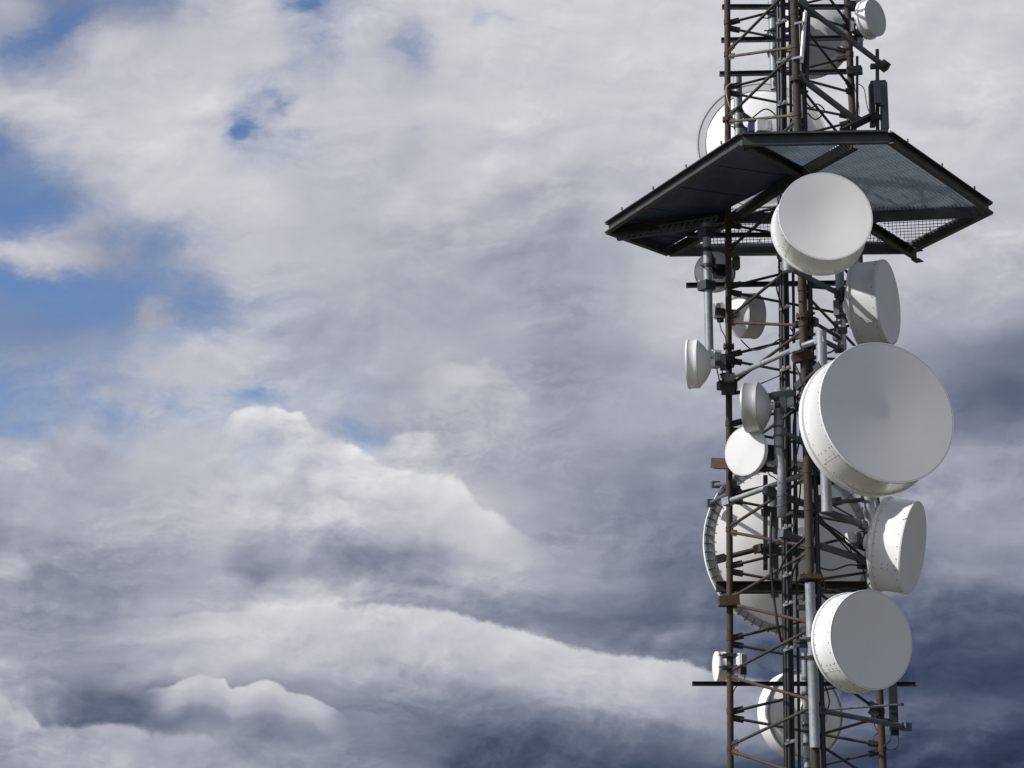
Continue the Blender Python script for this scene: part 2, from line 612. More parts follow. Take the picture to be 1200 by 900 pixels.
def galvanised(name, a, c, rough=.5, metallic=.35, scale=26):
    m, t, b = material(name)
    co = t.node('ShaderNodeTexCoord').outputs['Object']
    vo = t.node('ShaderNodeTexVoronoi')
    t.l.new(co, vo.inputs['Vector'])
    vo.inputs['Scale'].default_value = scale
    sp = t.sep(vo.outputs['Color'])[0]
    n = t.noise(t.vm('MULTIPLY', co, (3, 3, .9)), 1.6, 6, .6)
    f = t.m('ADD', t.m('MULTIPLY', sp, .35), t.m('MULTIPLY', t.sstep(n, .35, .68), .75), clamp=True)
    t.l.new(t.mix(f, a, c), b.inputs['Base Color'])
    t.l.new(t.m('MULTIPLY_ADD', sp, .18, rough - .08), b.inputs['Roughness'])
    b.inputs['Metallic'].default_value = metallic
    return m


M = {
    'radome': painted('radome_fabric', (.79, .785, .755), (.68, .67, .62), .6, .30, streak=False),
    'shroud': painted('white_paint', (.83, .83, .82), (.56, .54, .49), .35, .34, coat=.25),
    'cream': painted('cream_paint', (.75, .74, .70), (.58, .56, .50), .5, .35),
    'offwhite': painted('off_white_paint', (.66, .66, .645), (.52, .51, .48), .5, .3, streak=False),
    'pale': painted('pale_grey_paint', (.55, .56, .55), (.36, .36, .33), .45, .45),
    'rim': painted('grey_rim_paint', (.34, .34, .33), (.20, .19, .16), .6, .6),
    'rimlight': painted('pale_rim_paint', (.60, .60, .60), (.44, .43, .40), .5, .5),
    'alum': painted('dull_aluminium', (.50, .50, .50), (.36, .35, .33), .46, .4, metallic=.45, streak=False),
    'radio': painted('radio_casing', (.62, .63, .63), (.36, .36, .34), .4, .45),
    'rust': rusty('rusty_steel', (.068, .035, .022), (.040, .028, .021), (.022, .018, .016)),
    'rustor': rusty('orange_rusty_steel', (.052, .033, .020), (.032, .027, .021), (.020, .018, .016)),
    'brace': rusty('weathered_brace_steel', (.048, .034, .025), (.026, .023, .021), (.016, .015, .014), scale=1.2),
    'olive': rusty('lichen_green_steel', (.100, .080, .034), (.070, .058, .030), (.04, .032, .022)),
    'galv': galvanised('galvanised_steel', (.20, .22, .24), (.34, .36, .38)),
    'galvd': galvanised('dull_galvanised_steel', (.075, .085, .095), (.13, .145, .155), .6, .25),
    'dark': galvanised('dark_steel', (.022, .025, .027), (.042, .046, .048), .55, .3),
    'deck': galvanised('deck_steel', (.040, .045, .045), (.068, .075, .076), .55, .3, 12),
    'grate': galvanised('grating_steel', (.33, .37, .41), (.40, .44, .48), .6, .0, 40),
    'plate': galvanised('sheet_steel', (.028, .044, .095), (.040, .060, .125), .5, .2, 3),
    'black': painted('black_cable_sheath', (.012, .012, .013), (.03, .03, .03), .45, .5),
    'bright': galvanised('bright_zinc', (.55, .56, .57), (.75, .76, .76), .35, .5),
    'bolt': painted('bolt_steel', (.05, .05, .05), (.10, .07, .05), .5, .6),
    'yellow': painted('pale_yellow_sheath', (.45, .40, .22), (.28, .25, .16), .5, .4),
    'concrete': painted('concrete', (.34, .33, .31), (.20, .19, .17), .85, .7, streak=False),
}


def ground_mat():
    m, t, b = material('hill_grass')
    co = t.node('ShaderNodeTexCoord').outputs['Object']
    n1 = t.noise(co, .04, 6, .6)
    n2 = t.noise(co, 3.0, 6, .65)
    c = t.mix(t.sstep(n1, .4, .62), (.085, .082, .045), (.125, .108, .062))
    c = t.mix(t.m('MULTIPLY', t.sstep(n2, .45, .7), .6), c, (.055, .056, .030))
    t.l.new(c, b.inputs['Base Color'])
    b.inputs['Roughness'].default_value = .95
    bump = t.node('ShaderNodeBump')
    bump.inputs['Strength'].default_value = .6
    bump.inputs['Distance'].default_value = .08
    t.l.new(n2, bump.inputs['Height'])
    t.l.new(bump.outputs[0], b.inputs['Normal'])
    return m


def build_ground():
    mb = MB()
    rad = [0, 6, 14, 26, 45, 80, 150, 300, 700, 1800, 6000]
    seg = 72
    mid = Vector((3, 25, 0))
    rng = random.Random(3)
    ph = [rng.uniform(0, 6.28) for _ in range(6)]
    idx = []
    for i, r in enumerate(rad):
        row = []
        if r == 0:
            row.append(len(mb.v))
            mb.v.append(mid.copy())
        else:
            for k in range(seg):
                t = 2 * math.pi * k / seg
                bump = (math.sin(3 * t + ph[0]) + math.sin(5 * t + ph[1] + i)) * .5
                z = 0 if r < 30 else -(r - 30) * .012 * (1 + .3 * bump) if r < 800 else -12 - (r - 800) * .002
                row.append(len(mb.v))
                mb.v.append(mid + Vector((r * math.cos(t), r * math.sin(t), z)))
        idx.append(row)
    for a, b in zip(idx, idx[1:]):
        for k in range(seg):
            n = (k + 1) % seg
            if len(a) == 1:
                mb.face((a[0], b[k], b[n]), True)
            else:
                mb.face((a[k], b[k], b[n], a[n]), True)
    g = mb.build('ground', ground_mat())
    g['kind'] = 'structure'
    return g


build_ground()

# ------------------------------------------------------------------ lattice tower
YC = 24.8


def tower_corner(y, xl, xr, xm):
    W = 1.6
    for _ in range(25):
        Y = YC + .289 * W
        L = P(xl, y, Y)
        Rr = PZ(xr, y, L.z)
        Rr = L + Vector((RT.dot(P(xr, y, Y) - L), 0, 0))
        W = Rr.x - L.x
    ym, Ym = y, YC - .577 * W
    for _ in range(30):
        Mm = P(xm, ym, Ym)
        ym += (Mm.z - L.z) * 100
    return L, Mm, Rr


LOW = tower_corner(880, 856, 1034, 955)
TOP = tower_corner(50, 852.5, 995, 930.5)


def leg(i, z):                   # 0 = left rear, 1 = front, 2 = right rear
    k = (z - LOW[i].z) / (TOP[i].z - LOW[i].z)
    return LOW[i] + (TOP[i] - LOW[i]) * k


ZB, ZT = .25, 13.7
LEG_R = (.039, .047, .043)
base = (leg(0, .25) + leg(1, .25) + leg(2, .25)) / 3
tower = thing('lattice_tower', 'tall rusty three-legged lattice tower carrying all the dishes', 'tower', (base.x, base.y, 0))
MB().box((base.x, base.y, .06), 3.6, 3.6, .5).build('foundation', M['concrete'], tower)
leg_mats = ('rust', 'rustor', 'rust')
for i in range(3):
    p0 = leg(i, ZB)
    ax = (leg(i, ZT) - p0).normalized()
    q = ax.to_track_quat('Z', 'Y').to_matrix().to_4x4()
    q.translation = p0
    ln = (leg(i, ZT) - p0).length
    pr, r = [(0, 0), None, (LEG_R[i], 0)], LEG_R[i]
    k = 0
    while True:
        z = (3.28 + .4235 * (k - 6) - ZB) / ax.z
        k += 1
        if z < .1:
            continue
        if z > ln - .1:
            break
        pr += [(r, z - .034), None, (r + .007, z - .032), None, (r + .007, z + .032), None, (r, z + .034), None]
    pr += [(r, ln), None, (0, ln)]
    lo = MB().lathe(q, pr, 18).build('leg', M[leg_mats[i]], tower)
    for z in (1.9, 4.97 if i != 1 else 5.05, 8.03, 10.9, 13.2):
        fl = MB()
        p = leg(i, z)
        q2 = q.copy()
        q2.translation = p
        R1 = LEG_R[i] * 1.7
        fl.lathe(q2, [(LEG_R[i] * .9, -.022), None, (R1, -.022), None, (R1, -.002), None, (R1 - .006, -.001), (R1 - .006, .001), None, (R1, .002), None, (R1, .022), None, (LEG_R[i] * .9, .022)], 20)
        for k in range(6):
            a = 2 * math.pi * k / 6
            c = p + Vector((math.cos(a), math.sin(a), 0)) * LEG_R[i] * 1.4
            fl.tube(c - ax * .045, c + ax * .045, .008, 6)
        fl.build('flange', M['rust'], lo)

PIT = .847
z0 = 3.28 - 3 * PIT


def brace(a, za, b, zb, r, mat):
    p, q = leg(a, za), leg(b, zb)
    d = (q - p).normalized()
    p2, q2 = p + d * LEG_R[a], q - d * LEG_R[b]
    mb = MB().tube(p2, q2, r, 8)
    for c, s in ((p2, 1), (q2, -1)):
        mb.bar(c - d * s * .012, c + d * s * .12, .010, .075, (0, 0, 1))
        for o in (.03, .085):
            x = d.cross(Vector((0, 0, 1))).normalized()
            mb.tube(c + d * s * o - x * .018, c + d * s * o + x * .018, .010, 6)
    mb.build('brace', mat, tower)


rng = random.Random(5)
for k in range(0, 15):
    z = z0 + k * PIT
    for a, b in ((0, 1), (1, 2), (2, 0)):
        for s in (0, 1):
            za, zb = z + s * PIT, z + PIT * .45
            if s == 1:
                za -= .03
            else:
                za += .03
            if za > 13.5:
                continue
            zb += .03 if s else -.03
            mat = M['brace']
            if a == 0 and s == 1:
                mat = M['olive'] if 8.5 < za < 12.5 else M['rust']
            if a == 1:
                mat = M['dark'] if z > 5 else M['brace']
            brace(a, za, b, zb, .0185 if a == 0 else .017, mat)


def rail(x0, x1, y, Y, w, h, mat, name='cross_rail', dy=0):
    mb = MB()
    mb.channel(P(x0, y, Y), P(x1, y + dy, Y), w, h, .007)
    return mb.build(name, M[mat], tower)


YLR = leg(0, 8).y
rail(846, 998, 9, YLR + .10, .05, .055, 'galvd')
rail(845, 998, 48, YLR + .10, .05, .055, 'galvd', dy=-3)
rail(843, 1002, 87.5, YLR + .10, .05, .055, 'galvd', dy=-3)
rail(805, 1003, 276, YLR + .10, .05, .05, 'dark')
rail(804, 1006, 335, YLR + .10, .05, .055, 'dark', dy=-3)
rail(811, 1073, 801.5, YLR + .16, .06, .05, 'dark', dy=.5)
rail(839, 1020, 688, YLR + .12, .08, .12, 'brace')
rail(845, 1020, 694.5, YLR + .30, .04, .03, 'dark')
MB().bar(P(836, 543, 25.16), P(893, 545, 24.7), .10, .12).build('cross_beam', M['rust'], tower)
MB().bar(P(842, 705, 25.22), P(866, 704, 25.22), .2, .11).build('splice_box', M['rust'], tower)
MB().bar(P(929, 421, 23.85), P(953, 415, 23.85), .12, .10).build('splice_box', M['rust'], tower)

for bx, by, bY, bw, bh in ((948, 404, 23.95, .16, .10), (950, 430, 23.95, .14, .12), (944, 392, 23.92, .12, .06), (956, 556, 24.0, .20, .06), (968, 563, 24.0, .18, .09),
                           (936, 380, 23.95, .10, .05), (852, 452, 25.12, .22, .10), (853, 458, 25.12, .14, .08), (964, 588, 24.3, .06, .10), (906, 582, 24.4, .10, .05),
                           (940, 712, 23.85, .10, .05), (944, 700, 23.9, .14, .04), (1020, 616, 24.95, .14, .08), (1014, 662, 24.95, .15, .09), (941, 752, 23.75, .16, .03),
                           (941, 757, 23.75, .16, .03), (922, 300, 24.3, .20, .05), (985, 345, 24.6, .10, .07), (985, 388, 24.6, .12, .07), (1003, 48, 25.2, .14, .10), (1000, 7, 25.2, .12, .10)):
    MB().box(P(bx, by, bY), bw, .12, bh, (bx * 7 % 10) * .06).build('bracket', M['dark'], tower)

# ------------------------------------------------------------------ work platform
ZP = 9.722


def PP(x, y, dz=0):
    q = PZ(x, y, ZP)
    q.z += dz
    return q


hexp = [PP(870, 165), PP(1040, 162), PP(1158, 244), PP(1066, 290), PP(785, 293), PP(714, 267)]
HN = len(hexp)
pc = sum(hexp, Vector()) / HN
plat = thing('work_platform', 'dark steel work platform with grating floor around the tower', 'platform', pc)
for i in range(HN):
    a, b = hexp[i], hexp[(i + 1) % HN]
    d = (b - a).normalized()
    mb = MB()
    vz = Vector((0, 0, -.002 * (i % 2)))
    mb.channel(a - d * .004 + vz, b + d * .004 + vz, .06, .138, .012, side=1)
    out = d.cross(Vector((0, 0, 1))).normalized()
    # toe plate standing on the edge
    off = out * .030 + Vector((0, 0, .0795))
    mb.bar(a + off + d * .01, b + off - d * .01, .006, .020)
    n = max(2, int((b - a).length / .75))
    e = mb.build('edge_beam', M['deck'], plat)
    cl = MB()
    for k in range(n):
        q = a + (b - a) * ((k + .5) / n)
        cl.tube(q + out * .03 + Vector((0, 0, .10)), q + out * .03 + Vector((0, 0, .135)), .010, 6)
    cl.build('clip', M['bolt'], e)
Lp, Mp, Rp = leg(0, ZP), leg(1, ZP), leg(2, ZP)
drop = Vector((0, 0, -.03))


def near_pt(a, b, x, y):
    return PP(x, y)


beams = [(PP(1000, 164.5), Mp + Vector((-.085, -.03, 0)), Lp + Vector((.06, .10, 0)), PP(787, 291)),
         (PP(871, 166.5), Mp + Vector((.085, -.03, 0)), Rp + Vector((-.06, .10, 0)), PP(1068, 295)),
         (PP(716, 267), Lp + Vector((0, .10, 0)), Rp + Vector((0, .10, 0)), PP(1156, 243.5))]
for bi, ch in enumerate(beams):
    mb = MB()
    zoff = Vector((0, 0, -.03 - .003 * bi))
    for a, b in zip(ch, ch[1:]):
        d = (b - a).normalized()
        mb.channel(a + zoff + d * .02, b + zoff - d * .002, .07, .12, .012, side=1 if bi != 2 else -1)
    if bi == 1:
        a = ch[-1] + zoff
        d = (ch[-1] - ch[-2]).normalized()
        mb.channel(a, a + d * .16, .09, .16, .014)
    mb.build('support_beam', M['dark'], plat)


def inside(poly, p):
    n = len(poly)
    c = False
    for i in range(n):
        a, b = poly[i], poly[(i + 1) % n]
        if (a.y > p.y) != (b.y > p.y) and p.x < (b.x - a.x) * (p.y - a.y) / (b.y - a.y) + a.x:
            c = not c
    return c


def clip_line(poly, o, d):
    """sorted parameters where the line o + t d crosses the polygon (in plan)"""
    ts = []
    n = len(poly)
    for i in range(n):
        a, b = poly[i], poly[(i + 1) % n]
        e = b - a
        den = d.x * e.y - d.y * e.x
        if abs(den) < 1e-9:
            continue
        w = a - o
        t = (w.x * e.y - w.y * e.x) / den
        u = (w.x * d.y - w.y * d.x) / den
        if 0 <= u < 1:
            ts.append(t)
    return sorted(ts)


def grating(poly, direction, pitch=.034, depth=.032, thick=.005, cross=.10):
    mb = MB()
    d = Vector((direction.x, direction.y, 0)).normalized()
    n = Vector((-d.y, d.x, 0))
    ref = poly[0]
    lo = min((p - ref).dot(n) for p in poly)
    hi = max((p - ref).dot(n) for p in poly)
    k = lo + pitch * .5
    zz = Vector((0, 0, .048))
    while k < hi:
        o = Vector((ref.x, ref.y, ZP)) + n * k
        ts = clip_line(poly, o, d)
        for a, b in zip(ts[::2], ts[1::2]):
            if b - a > .03:
                mb.bar(o + d * a + zz, o + d * b + zz, thick, depth)
        k += pitch
    lo = min((p - ref).dot(d) for p in poly)
    hi = max((p - ref).dot(d) for p in poly)
    k = lo + cross * .5
    while k < hi:
        o = Vector((ref.x, ref.y, ZP)) + d * k
        ts = clip_line(poly, o, n)
        for a, b in zip(ts[::2], ts[1::2]):
            if b - a > .03:
                mb.bar(o + n * a + zz + Vector((0, 0, .010)), o + n * b + zz + Vector((0, 0, .010)), .006, .008)
        k += cross
    return mb


def shrink(poly, m):
    c = sum(poly, Vector()) / len(poly)
    return [p + (c - p).normalized() * m for p in poly]


n1 = PP(1000, 164.5)
pan = [
    # left long panel: closed sheet; right long panel, far panel and corner panels: open grating
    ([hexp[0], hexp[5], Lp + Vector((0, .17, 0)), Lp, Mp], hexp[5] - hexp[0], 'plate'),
    ([n1, hexp[1], hexp[2] + Vector((-.04, .12, 0)), Rp + Vector((0, .22, 0)), Rp, Mp], hexp[2] - hexp[1], 'grate'),
    ([hexp[0], n1, Mp], hexp[2] - hexp[1], 'grate'),
    ([Lp, Rp, hexp[3], hexp[4]], Vector((.127, 1, 0)), 'open'),
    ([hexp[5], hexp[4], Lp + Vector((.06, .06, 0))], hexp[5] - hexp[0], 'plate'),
    ([Rp, hexp[2], hexp[3]], Vector((.193, 1, 0)), 'open'),
]
for poly, d, kind in pan:
    poly = shrink(poly, .012 if kind == 'plate' else .03)
    if kind == 'plate':
        mb = MB()
        dd = Vector((d.x, d.y, 0)).normalized()
        o = len(mb.v)
        z = ZP + (.035 if len(poly) > 3 else .045)
        for zz in (0, .006):
            for p in poly:
                mb.v.append(Vector((p.x, p.y, z + zz)))
        n = len(poly)
        mb.face(tuple(o + i for i in range(n)))
        mb.face(tuple(o + n + i for i in reversed(range(n))))
        for i in range(n):
            j = (i + 1) % n
            mb.face((o + i, o + n + i, o + n + j, o + j))
        # stiffening folds across the sheet
        nn = Vector((-dd.y, dd.x, 0))
        lo = min((p - poly[0]).dot(dd) for p in poly)
        hi = max((p - poly[0]).dot(dd) for p in poly)
        for f in (.27, .52, .77):
            oo = Vector((poly[0].x, poly[0].y, ZP)) + dd * (lo + (hi - lo) * f)
            ts = clip_line(poly, oo, nn)
            for a, b in zip(ts[::2], ts[1::2]):
                mb.bar(oo + nn * (a + .05) + Vector((0, 0, .031)), oo + nn * (b - .05) + Vector((0, 0, .031)), .012, .007)
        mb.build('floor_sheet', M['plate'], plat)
    else:
        pitch, cross = (.045, .30) if kind == 'grate' else (.046, .13)
        grating(poly, d, pitch, .034 if kind == 'grate' else .030, .006, cross).build('floor_grating', M['grate' if kind == 'grate' else 'galvd'], plat)

tr = MB()
a, b = PP(724, 268, -.10), Lp + Vector((-.12, .04, -.10))
for dz in (-.055, .055):
    tr.bar(a + Vector((0, 0, dz)), b + Vector((0, 0, dz)), .015, .014)
for i in range(16):
    p, q = a + (b - a) * (i / 16), a + (b - a) * ((i + 1) / 16)
    tr.bar(p + Vector((0, 0, -.05)), p + Vector((0, 0, .05)), .010, .030, (1, 0, 0))
    tr.bar(p + Vector((0, .003, -.05)), q + Vector((0, .003, .05)), .008, .022)
tr.build('lattice_girder', M['galvd'], plat)

# ------------------------------------------------------------------ dishes


def axes(az, tilt=0):
    a, t = R(az), R(tilt)
    n = Vector((math.sin(a) * math.cos(t), -math.cos(a) * math.cos(t), math.sin(t)))
    x = n.cross(Vector((0, 0, 1))).normalized()
    y = n.cross(x).normalized()
    return x, y, n


def dish_matrix(c, az, tilt):
    x, y, n = axes(az, tilt)
    m = Matrix.Identity(4)
    for i, a in enumerate((x, y, n)):
        m[0][i], m[1][i], m[2][i] = a
    m.translation = c
    return m


def rivets(m, r, zs, count, size=.006, gap=None):
    mb = MB()
    for z in zs:
        for k in range(count):
            a = 2 * math.pi * (k + .5) / count
            for da in ((0,) if gap is None else (-gap, gap)):
                c = m @ Vector((r * math.cos(a + da), r * math.sin(a + da), z))
                o = m @ Vector(((r + size * .7) * math.cos(a + da), (r + size * .7) * math.sin(a + da), z))
                mb.tube(c, o, size, 6)
    return mb


def clamp_band(mb, p, r, h=.04):
    mb.tube(p - Vector((0, 0, h / 2)), p + Vector((0, 0, h / 2)), r + .008, 16)


def mount(root, hub, n, pipe, mats=('galv', 'dark'), arm_r=.03):
    """vertical pipe with two clamps and the arms that hold the dish's hub"""
    (x, y0, y1, Y, rpx) = pipe
    top, bot = P(x, y0, Y), P(x, y1, Y)
    x2, y2 = top.x, top.y
    r = rpx * mpp(top)
    bot = Vector((top.x + (leg(1, 5).x - leg(1, 9).x) * 0, top.y, bot.z))
    pm = MB().tube(bot, top, r, 20)
    pp = pm.build('mount_pipe', M[mats[0]], root)
    br = MB()
    zc = min(max(hub.z, bot.z + .12), top.z - .12)
    for dz in (-.10, .10):
        c = Vector((top.x, top.y, zc + dz))
        clamp_band(br, c, r, .05)
        h = hub + Vector((0, 0, dz * .6))
        d = (h - c)
        if d.length > r + .03:
            br.bar(c + d.normalized() * r * .8, h, .05, .05)
        e = c - d.normalized() * (r + .02)
        for sx in (-1, 1):
            s = d.cross(Vector((0, 0, 1))).normalized() * (r + .006) * sx
            br.tube(c + s - d.normalized() * (r + .06), c + s + d.normalized() * .03, .008, 6)
    br.build('mount_clamp', M[mats[1]], root)
    return pp


def drum(label, cx, cy, Y, rpx, lpx, az, tilt=0, cone=.06, back=.30, pipe=None, shroud='shroud', face='radome', group='white drum dishes', lip=1.0,
         rear='shroud', riv=28, groove=False, name='microwave_dish', hub_r=.17):
    c = P(cx, cy, Y)
    k = mpp(c)
    r, l = rpx * k, lpx * k
    x, y, n = axes(az, tilt)
    m = dish_matrix(c, az, tilt)
    root = thing(name, label, 'dish', c, group)
    # face sheet, slightly funnel-shaped, pulled tight over the front ring
    fr = r * .985
    MB().lathe(m, [(0, -r * cone), (fr * .5, -r * cone * .5), (fr, 0), None, (fr + .002, -.012)], 96).build('radome', M[face], root)
    sh = MB()
    b = .010 + .03 * r * lip if lip > 0 else .001
    prof = [(fr + .003, .000), (r + .004, .000), None, (r + .006, -.006), (r + .006, -.022), None, (r, -.024), (r, -l * .97), None]
    if groove:
        prof = prof[:-1] + [None, (r, -l * .80), None, (r - .012, -l * .80), (r - .012, -l * .80 - .035), None, (r + .01, -l * .80 - .04), None]
        prof = [(fr + .003, .000), (r + .004, .000), None, (r + .006, -.006), (r + .006, -.020), None, (r, -.022), (r, -l * .80), None,
                (r - .014, -l * .80 - .002), None, (r - .014, -l * .86), None, (r + b, -l * .86), None, (r + b, -l), None, (r * .96, -l - .002)]
    else:
        prof = [(fr + .003, .000), (r + .004, .000), None, (r + .006, -.006), (r + .006, -.020), None, (r, -.022), (r, -l + .03), None,
                (r + b, -l + .028), None, (r + b, -l), None, (r * .96, -l - .002)]
    sh.lathe(m, prof, 96)
    if riv:
        zs = (-.05, -l * (.72 if groove else .86))
        sh.absorb(rivets(m, r, zs, riv, .0055 if r > .3 else .004), 1)
        # overlap seams of the drum sheet with double rivet rows
        for a in (.6, 2.7, 4.8):
            sm = MB()
            for da in (-.05, .05):
                for f in (.2, .4, .6):
                    zc = -l * f
                    p0 = m @ Vector((r * math.cos(a + da), r * math.sin(a + da), zc))
                    p1 = m @ Vector(((r + .005) * math.cos(a + da), (r + .005) * math.sin(a + da), zc))
                    sm.tube(p0, p1, .005, 6)
            sh.absorb(sm, 1)
            sm = MB()
            e0 = m @ Vector(((r + .001) * math.cos(a + .09), (r + .001) * math.sin(a + .09), -.03))
            e1 = m @ Vector(((r + .001) * math.cos(a + .09), (r + .001) * math.sin(a + .09), -l + .035))
            sm.tube(e0, e1, .0016, 5)
            sh.absorb(sm, 2)
    so = sh.build('shroud', [M[shroud], M['bolt'], M['pale']], root)
    hr = r * hub_r
    bz = -l - back * r
    pr = [(r * .965, -l - .004)]
    for i in range(1, 9):
        t = i / 8
        rr = r * .965 + (hr - r * .965) * t
        pr.append((rr, -l - .004 - back * r * (1 - (rr / (r * .965)) ** 2) / (1 - (hr / (r * .965)) ** 2)))
    MB().lathe(m, pr + [None, (hr * .96, bz - .05), None, (0, bz - .051)], 72).build('reflector', M[rear], root)
    hub = m @ Vector((0, 0, bz - .04))
    hb = MB()
    hb.lathe(m, [(hr * .55, bz - .05), (hr * .55, bz - .10), None, (0, bz - .10)], 24)
    hb.frame(hub - n * .10, x, y, n, hr * .5, max(hr * .8, .09), .035)
    hb.build('hub_bracket', M['dark' if r < .4 else 'galvd'], root)
    if pipe:
        mount(root, hub - n * .10, n, pipe)
    return root, m, r, l, hub


def radio_box(root, x, y, Y, w, h, d, rz=0, mat='radio', cable=None):
    c = P(x, y, Y)
    k = mpp(c)
    mb = MB().box(c, w * k, d, h * k, rz)
    q = Matrix.Rotation(rz, 3, 'Z')
    for i in range(5):
        xx = (i - 2) * w * k / 6
        mb.box(c + q @ Vector((xx, -d / 2 - .012, 0)), .008, .022, h * k * .85, rz)
    o = mb.build('radio_unit', M[mat], root)
    return o


def strut(root, segs, r, mat='galvd', name='strut'):
    mb = MB()
    for (a, b) in segs:
        pa, pb = P(*a), P(*b)
        mb.tube(pa, pb, r, 12)
        d = (pb - pa).normalized()
        for e, s in ((pa, 1), (pb, -1)):
            mb.bar(e - d * s * .04, e + d * s * .07, .10, .09)
    return mb.build(name, M[mat], root)


def hose(root, pts, r=.010, mat='black', name='cable'):
    q = [P(*p) for p in pts]
    out = []
    for i in range(len(q) - 1):
        p0, p1, p2, p3 = q[max(i - 1, 0)], q[i], q[i + 1], q[min(i + 2, len(q) - 1)]
        for k in range(6):
            t = k / 6
            out.append(.5 * ((2 * p1) + (p2 - p0) * t + (2 * p0 - 5 * p1 + 4 * p2 - p3) * t * t + (3 * p1 - p0 - 3 * p2 + p3) * t ** 3))
    out.append(q[-1])
    return MB().path(out, r).build(name, M[mat], root)


# --- upper right small dish, beside the top of the tower
d1, *_ = drum('small white dish facing right at the very top beside the tower', 1026, 20.5, 24.75, 21.8, 13, 47, cone=.0, back=.28,
              pipe=(1004.5, -40, 57, 25.1, 3.2), riv=0, face='pale')
radio_box(d1, 1006, 22, 24.95, 9, 13, .12, .5)
hose(d1, [(1010, 27, 24.95), (1014, 38, 24.95), (1011, 48, 24.95), (1002, 54, 25.1)], .006)

# --- dish seen from behind at the top, inside the frame
d2, *_ = drum('large pale grey dish seen from behind through the lattice above the platform', 953, 49, 26.2, 46, 30, 158, back=.34,
              pipe=(905, 2, 105, 25.62, 5.2), riv=0, shroud='pale', rear='pale')
strut(d2, [((905, 40, 25.62), (935, 46, 25.9)), ((905, 62, 25.62), (936, 56, 25.9))], .035, 'dark')

# --- right-hand drum under the platform
d4, *_ = drum('round white drum dish hanging right in front of the platform edge', 967.5, 253, 22.6, 55.2, 46, 3, tilt=6, cone=.10, back=.30,
              pipe=(921, 236, 318, 23.45, 6.5), riv=22, lip=.6)
strut(d4, [((921, 300, 23.45), (937, 296, 23.95)), ((921, 312, 23.45), (985, 345, 24.6))], .032, 'galvd')

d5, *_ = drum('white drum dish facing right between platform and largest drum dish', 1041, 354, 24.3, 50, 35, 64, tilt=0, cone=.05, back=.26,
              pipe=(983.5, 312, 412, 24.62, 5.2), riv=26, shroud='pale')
strut(d5, [((983, 395, 24.62), (952, 377, 23.98)), ((983, 380, 24.62), (1004, 372, 25.2))], .022, 'dark')
radio_box(d5, 990, 345, 24.55, 8, 16, .10, .9, 'dark')

d6, *_ = drum('largest white drum dish with grey ring groove on the tower front', 1040, 482.8, 22.72, 86.5, 55, 18, tilt=6.5, cone=.056, back=.28, lip=.25,
              pipe=(962, 388, 600, 23.62, 6.3), riv=40, groove=True)
strut(d6, [((852, 444, 25.05), (934, 408, 23.85)), ((932, 408, 23.75), (962, 398, 23.62))], .033, 'galv')
strut(d6, [((962, 398, 23.62), (984, 409, 24.6))], .030, 'dark')
strut(d6, [((962, 430, 23.62), (938, 452, 23.9))], .03, 'dark')

d12, *_ = drum('white drum dish facing right below the largest drum dish', 1070.5, 642, 24.45, 54.5, 37, 66, tilt=-11, cone=.04, back=.30,
               pipe=(1018, 573, 694, 24.85, 6.0), riv=24)
strut(d12, [((900, 575, 24.3), (1014, 616, 24.85)), ((918, 626, 24.2), (1018, 658, 24.85))], .042, 'galvd')
strut(d12, [((1018, 584, 24.9), (978, 588, 24.6))], .018, 'dark')
radio_box(d12, 1001, 631, 24.75, 16, 13, .14, .4)
hose(d12, [(996, 640, 24.7), (1000, 652, 24.7), (1010, 663, 24.7), (1016, 690, 24.85)], .008)

d13, *_ = drum('white drum dish with shaded face at lower right front of the tower', 1021.5, 749.5, 22.85, 58, 37, 27, tilt=0, cone=.06, back=.30,
               pipe=(949, 683, 876, 23.72, 5.9), riv=30, lip=.5)
strut(d13, [((952, 740, 23.72), (962, 756, 23.6))], .03, 'dark')
MB().bar(P(936, 677, 23.78), P(961, 677, 23.78), .26, .05).build('top_plate', M['rustor'], d13)

# --- left side small dishes
d7, *_ = drum('small white bowl-shaped dish facing left, clamped to the left leg', 806, 427, 24.95, 28.6, 13, -101, cone=-.10, back=.50, riv=0, lip=-.4, shroud='shroud', face='radome', rear='shroud',
              group='small dishes')
radio_box(d7, 838, 421, 25.0, 11, 20, .13, .3, 'radio')
strut(d7, [((842, 424, 25.02), (856, 424, 25.12))], .04, 'dark')
mb = MB()
for yy in (418, 428, 440, 450):
    q = P(852.5, yy, leg(0, 7.8).y)
    mb.box(q, .16, .15, .035)
    mb.tube(q + Vector((-.10, -.05, 0)), q + Vector((.10, -.05, 0)), .010, 6)
mb.build('leg_clamp', M['dark'], d7)
hose(d7, [(846, 432, 24.95), (848, 446, 25.0), (852, 470, 25.2)], .007)

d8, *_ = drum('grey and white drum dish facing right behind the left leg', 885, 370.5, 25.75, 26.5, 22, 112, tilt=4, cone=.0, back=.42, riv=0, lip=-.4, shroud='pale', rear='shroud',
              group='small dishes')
radio_box(d8, 842, 364, 25.55, 11, 18, .13, -.5)
strut(d8, [((842, 366, 25.5), (858, 368, 25.5))], .045, 'dark')
hose(d8, [(843, 374, 25.45), (845, 386, 25.45), (850, 396, 25.3), (851, 418, 25.3)], .007)

